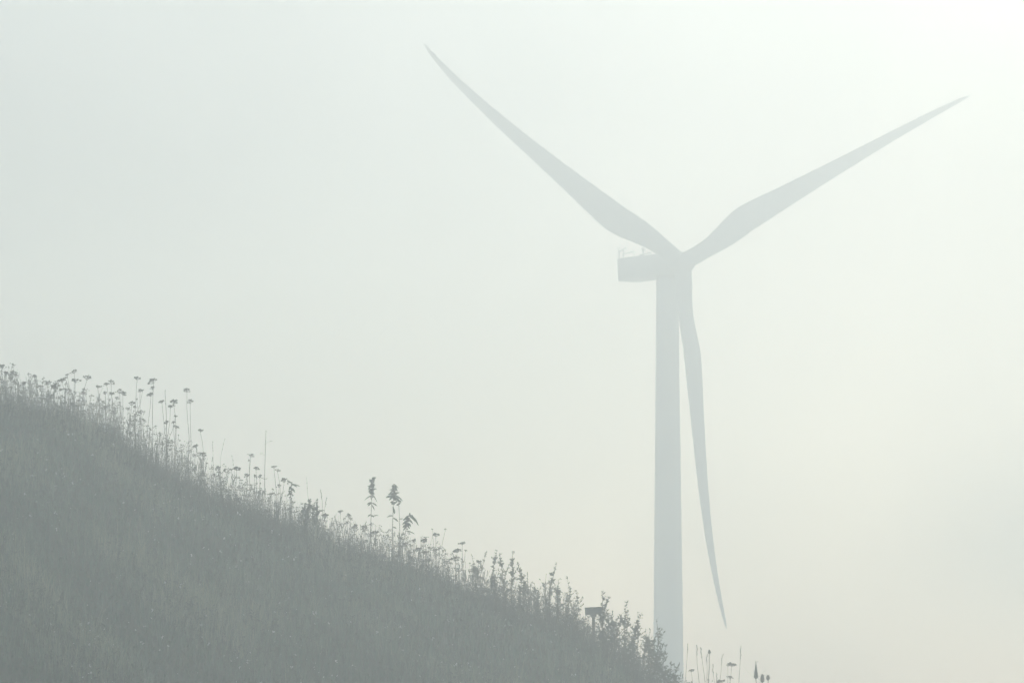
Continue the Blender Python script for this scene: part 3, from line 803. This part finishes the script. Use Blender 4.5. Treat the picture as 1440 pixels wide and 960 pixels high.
# ---- bushes: several stems and a mass of small leaves
def bush(tops, label, leaf_px, name='leafy_shrub', mat='shrub', leaves=20, spread_px=6, y=None, cat='shrub', cover=0.75, droop=0.15, up=0.9, group='shrubs on the crest', wid=0.36):
    r = random.Random(int(sum(t[0] for t in tops) * 3))
    y = y or CREST_Y + r.uniform(-1.0, 0.4)
    S = y / FPX
    mx = sum(t[2] for t in tops) / len(tops)
    bx = (mx - 720) / FPX * y
    base = Vector((bx, y, gz(bx, y) - 0.03))
    o = empty(name, base); tag(o, label, cat, group)
    for px, py, bpx in tops:
        yy = y + r.uniform(-0.35, 0.35)
        b0x = (bpx - 720) / FPX * yy
        b0 = Vector((b0x, yy, gz(b0x, yy) - 0.03)) - base
        t = Vector(at_depth(px, py, yy)) - base
        pts = stem_curve(b0, t, 0.11, 8, r)
        sb = MB(); sb.tube(pts, [0.012 - 0.001 * k for k in range(9)], 5)
        fb = MB(); L = (t - b0).length
        nb = max(3, int(L / 0.13))
        tips = [(pts, 1.0)]; nb = int(nb * 1.5); leaf_px_ = leaf_px * 0.78
        for k in range(nb):                                       # side twigs
            q = r.uniform(0.15, 0.85); i = int(q * 8); p = pts[i].lerp(pts[i + 1], q * 8 - i)
            a = r.uniform(0, 6.283); tl = r.uniform(0.6, 1.5) * spread_px * S * (1.25 - q * 0.7)
            e = p + Vector((math.cos(a) * tl, math.sin(a) * tl, tl * r.uniform(0.6, 1.6)))
            tw = [p, p.lerp(e, 0.5) + Vector((0, 0, -0.1 * tl)), e]
            sb.tube(tw, [0.005, 0.004, 0.003], 3, False)
            tips.append((tw, 0.5))
        sb.build('stem', M['stem'], o)
        for tw, wt in tips:
            m_ = len(tw) - 1
            for k in range(max(4, int(leaves * 1.2 * wt * (L if wt == 1 else 0.6)))):
                q = r.uniform(1 - cover, 1.0) if wt == 1 else r.uniform(0.1, 1.0)
                i = min(m_ - 1, int(q * m_)); p = tw[i].lerp(tw[i + 1], q * m_ - i)
                a = r.uniform(0, 6.283)
                fb.leaf(p, (math.cos(a), math.sin(a), r.uniform(0.0, 2 * up)), leaf_px_ * S * r.uniform(0.5, 1.3), leaf_px_ * S * wid * r.uniform(0.8, 1.2), r.uniform(0, 2 * droop), 3,
                        nrm=Vector((r.gauss(0, 0.6), r.gauss(-0.4, 0.6), 0.7)))
        fo = fb.build('foliage', M[mat], o); fo['kind'] = 'stuff'
    return o
bush([(436, 702, 437), (430, 707, 433), (442, 706, 440), (446, 703, 442), (434, 710, 436)], 'round dark bush on the crest left of the leafy spires', 5, 'round_bush', 'leaf', 60, 6, cover=0.6)
bush([(721, 774, 719), (716, 792, 716), (727, 790, 722), (731, 799, 728)], 'dense mugwort with the highest leafy spike of the right crest', 5.5, 'mugwort', leaves=36, spread_px=5, cover=0.9)
bush([(699, 774, 706), (703, 779, 708), (694, 800, 700)], 'mugwort leaning left beside the dense highest one', 5, 'mugwort', leaves=32, spread_px=5, cover=0.75)
bush([(663, 778, 667), (684, 775, 684), (676, 795, 678)], 'thin wiry mugwort left of the two dense ones', 4, 'mugwort', leaves=24, spread_px=6, cover=0.6)
bush([(742, 803, 740), (751, 818, 748), (736, 815, 738), (757, 826, 752)], 'low twiggy shrub right of the dense mugwort', 4.5, leaves=20, spread_px=9, cover=0.8)
bush([(783, 792, 781), (786, 812, 784), (778, 815, 779)], 'slender shrub with one sharp spike left of the post', 5, leaves=30, spread_px=6, cover=0.9)
bush([(768, 806, 770), (763, 826, 766), (757, 838, 762)], 'loose open shrub left of the sharp-spiked slender one', 5, leaves=20, spread_px=9, cover=0.85)
bush([(797, 809, 792), (803, 827, 798), (811, 829, 803), (806, 845, 800)], 'airy shrub leaning right towards the post', 5, leaves=20, spread_px=9, cover=0.85)
bush([(813, 858, 812), (820, 872, 816), (805, 868, 806)], 'low dense shrub at the left foot of the post', 5.5, leaves=28, spread_px=8, cover=0.9)
bush([(848, 829, 851), (857, 838, 855), (853, 856, 853), (862, 858, 858)], 'tall leafy shrub directly right of the post', 6, leaves=28, spread_px=9, cover=0.9)
bush([(881, 846, 876), (875, 862, 872), (869, 868, 868), (886, 866, 880)], 'leafy shrub with a right-leaning tip, second right of the post', 6.5, leaves=22, spread_px=9, cover=0.9)
bush([(897, 861, 892), (903, 860, 897), (893, 880, 889), (907, 882, 900)], 'leafy shrub with twin tips, third right of the post', 6.5, leaves=22, spread_px=9, cover=0.9)
bush([(923, 870, 911), (915, 886, 907), (924, 888, 913), (919, 903, 911)], 'leafy shrub whose tip overlaps the left edge of the tower', 6.5, leaves=20, spread_px=10, cover=0.9)
bush([(934, 902, 921), (929, 913, 920), (937, 906, 925), (926, 925, 918)], 'leafy shrub spreading across the foot of the tower', 6.5, leaves=20, spread_px=10, cover=0.9)
bush([(944, 930, 935), (956, 931, 944), (950, 942, 942), (936, 938, 932)], 'lowest leafy shrub in front of the middle of the tower', 6.5, leaves=20, spread_px=9, cover=0.95)
bush([(820, 888, 818), (832, 893, 828), (843, 890, 840), (850, 893, 846)], 'dense dark shrub around the lower part of the post', 5.5, leaves=32, spread_px=9, cover=0.95)
bush([(868, 905, 864), (880, 908, 876), (892, 912, 886), (858, 900, 856)], 'low thick shrub beneath the right-leaning and twin-tipped ones', 5.5, leaves=28, spread_px=10, cover=0.95)
bush([(690, 822, 690), (702, 826, 702), (714, 824, 714)], 'low shrub growing against the foot of the mugworts', 5, leaves=28, spread_px=9, cover=0.95)
bush([(730, 832, 730), (745, 838, 744), (758, 848, 757)], 'low shrub right below the twiggy one', 5, leaves=28, spread_px=9, cover=0.95)
bush([(772, 850, 772), (786, 856, 785), (798, 866, 797)], 'low thick shrub beneath the slender sharp-spiked one', 5, leaves=28, spread_px=9, cover=0.95)

# ---- the post with a small box
py_ = CREST_Y - 0.2
pb = Vector(at_depth(834.5, 866, py_)); S = py_ / FPX
pz = gz(pb.x, py_) - 0.12
post = empty('marker_post', (pb.x, py_, pz)); tag(post, 'weathered post carrying a small flat box, half hidden among the shrubs', 'post')
def box_mb(cx, cy, cz, sx, sy, sz, rot=0.0, bev=0.01):
    mb = MB(); c, s_ = math.cos(rot), math.sin(rot)
    def ring(z, ix):
        w, d = sx / 2 - ix, sy / 2 - ix
        return [Vector((x, y, z)) for x, y in ((-w, -d), (w, -d), (w, d), (-w, d))]
    rings = [ring(-sz / 2, bev), ring(-sz / 2 + bev, 0), ring(sz / 2 - bev, 0), ring(sz / 2, bev)]
    lf = loft(rings)
    for p in lf.v:
        p.x, p.z = p.x * c - p.z * s_, p.x * s_ + p.z * c
        p += Vector((cx, cy, cz))
    return lf
top_z = Vector(at_depth(834.5, 859, py_)).z - pz
box_mb(0, 0, (top_z - 0.07) / 2, 0.085, 0.085, top_z - 0.07, 0, 0.006).build('post', M['wood'], post)
bx_ = box_mb(0, 0, top_z, 23.5 * S, 0.24, 9.5 * S, R(3), 0.012).build('box', M['boxpaint'], post)
box_mb(0, 0, top_z + 5.4 * S, 24.5 * S, 0.27, 0.02, R(3), 0.004).build('lid', M['boxpaint'], bx_)
box_mb(0, 0, top_z - 0.13, 0.15, 0.13, 0.08, 0, 0.01).build('bracket', M['metal'], post)

# ------------------------------------------------------------------ the mist
hz = MB()
zlo, zhi, fx = -36.0, 82.0, FAR + 4
for z in (zlo, zhi): hz.v += [Vector((-fx, -fx, z)), Vector((fx, -fx, z)), Vector((fx, fx, z)), Vector((-fx, fx, z))]
hz.f = [(3, 2, 1, 0), (4, 5, 6, 7), (0, 1, 5, 4), (1, 2, 6, 5), (2, 3, 7, 6), (3, 0, 4, 7)]
m, n, l, out = nodes_of('morning_mist')
pv = n.new('ShaderNodeVolumePrincipled')
pv.inputs['Color'].default_value = (*HAZE_COLOR, 1)
pv.inputs['Density'].default_value = HAZE_DENSITY
pv.inputs['Anisotropy'].default_value = HAZE_G
l.new(pv.outputs[0], out.inputs['Volume'])
m.cycles.homogeneous_volume = True if hasattr(m.cycles, 'homogeneous_volume') else None
hzo = hz.build('haze', m)
tag(hzo, 'pale morning mist filling the air around the hillside and the turbine', 'mist', kind='stuff')
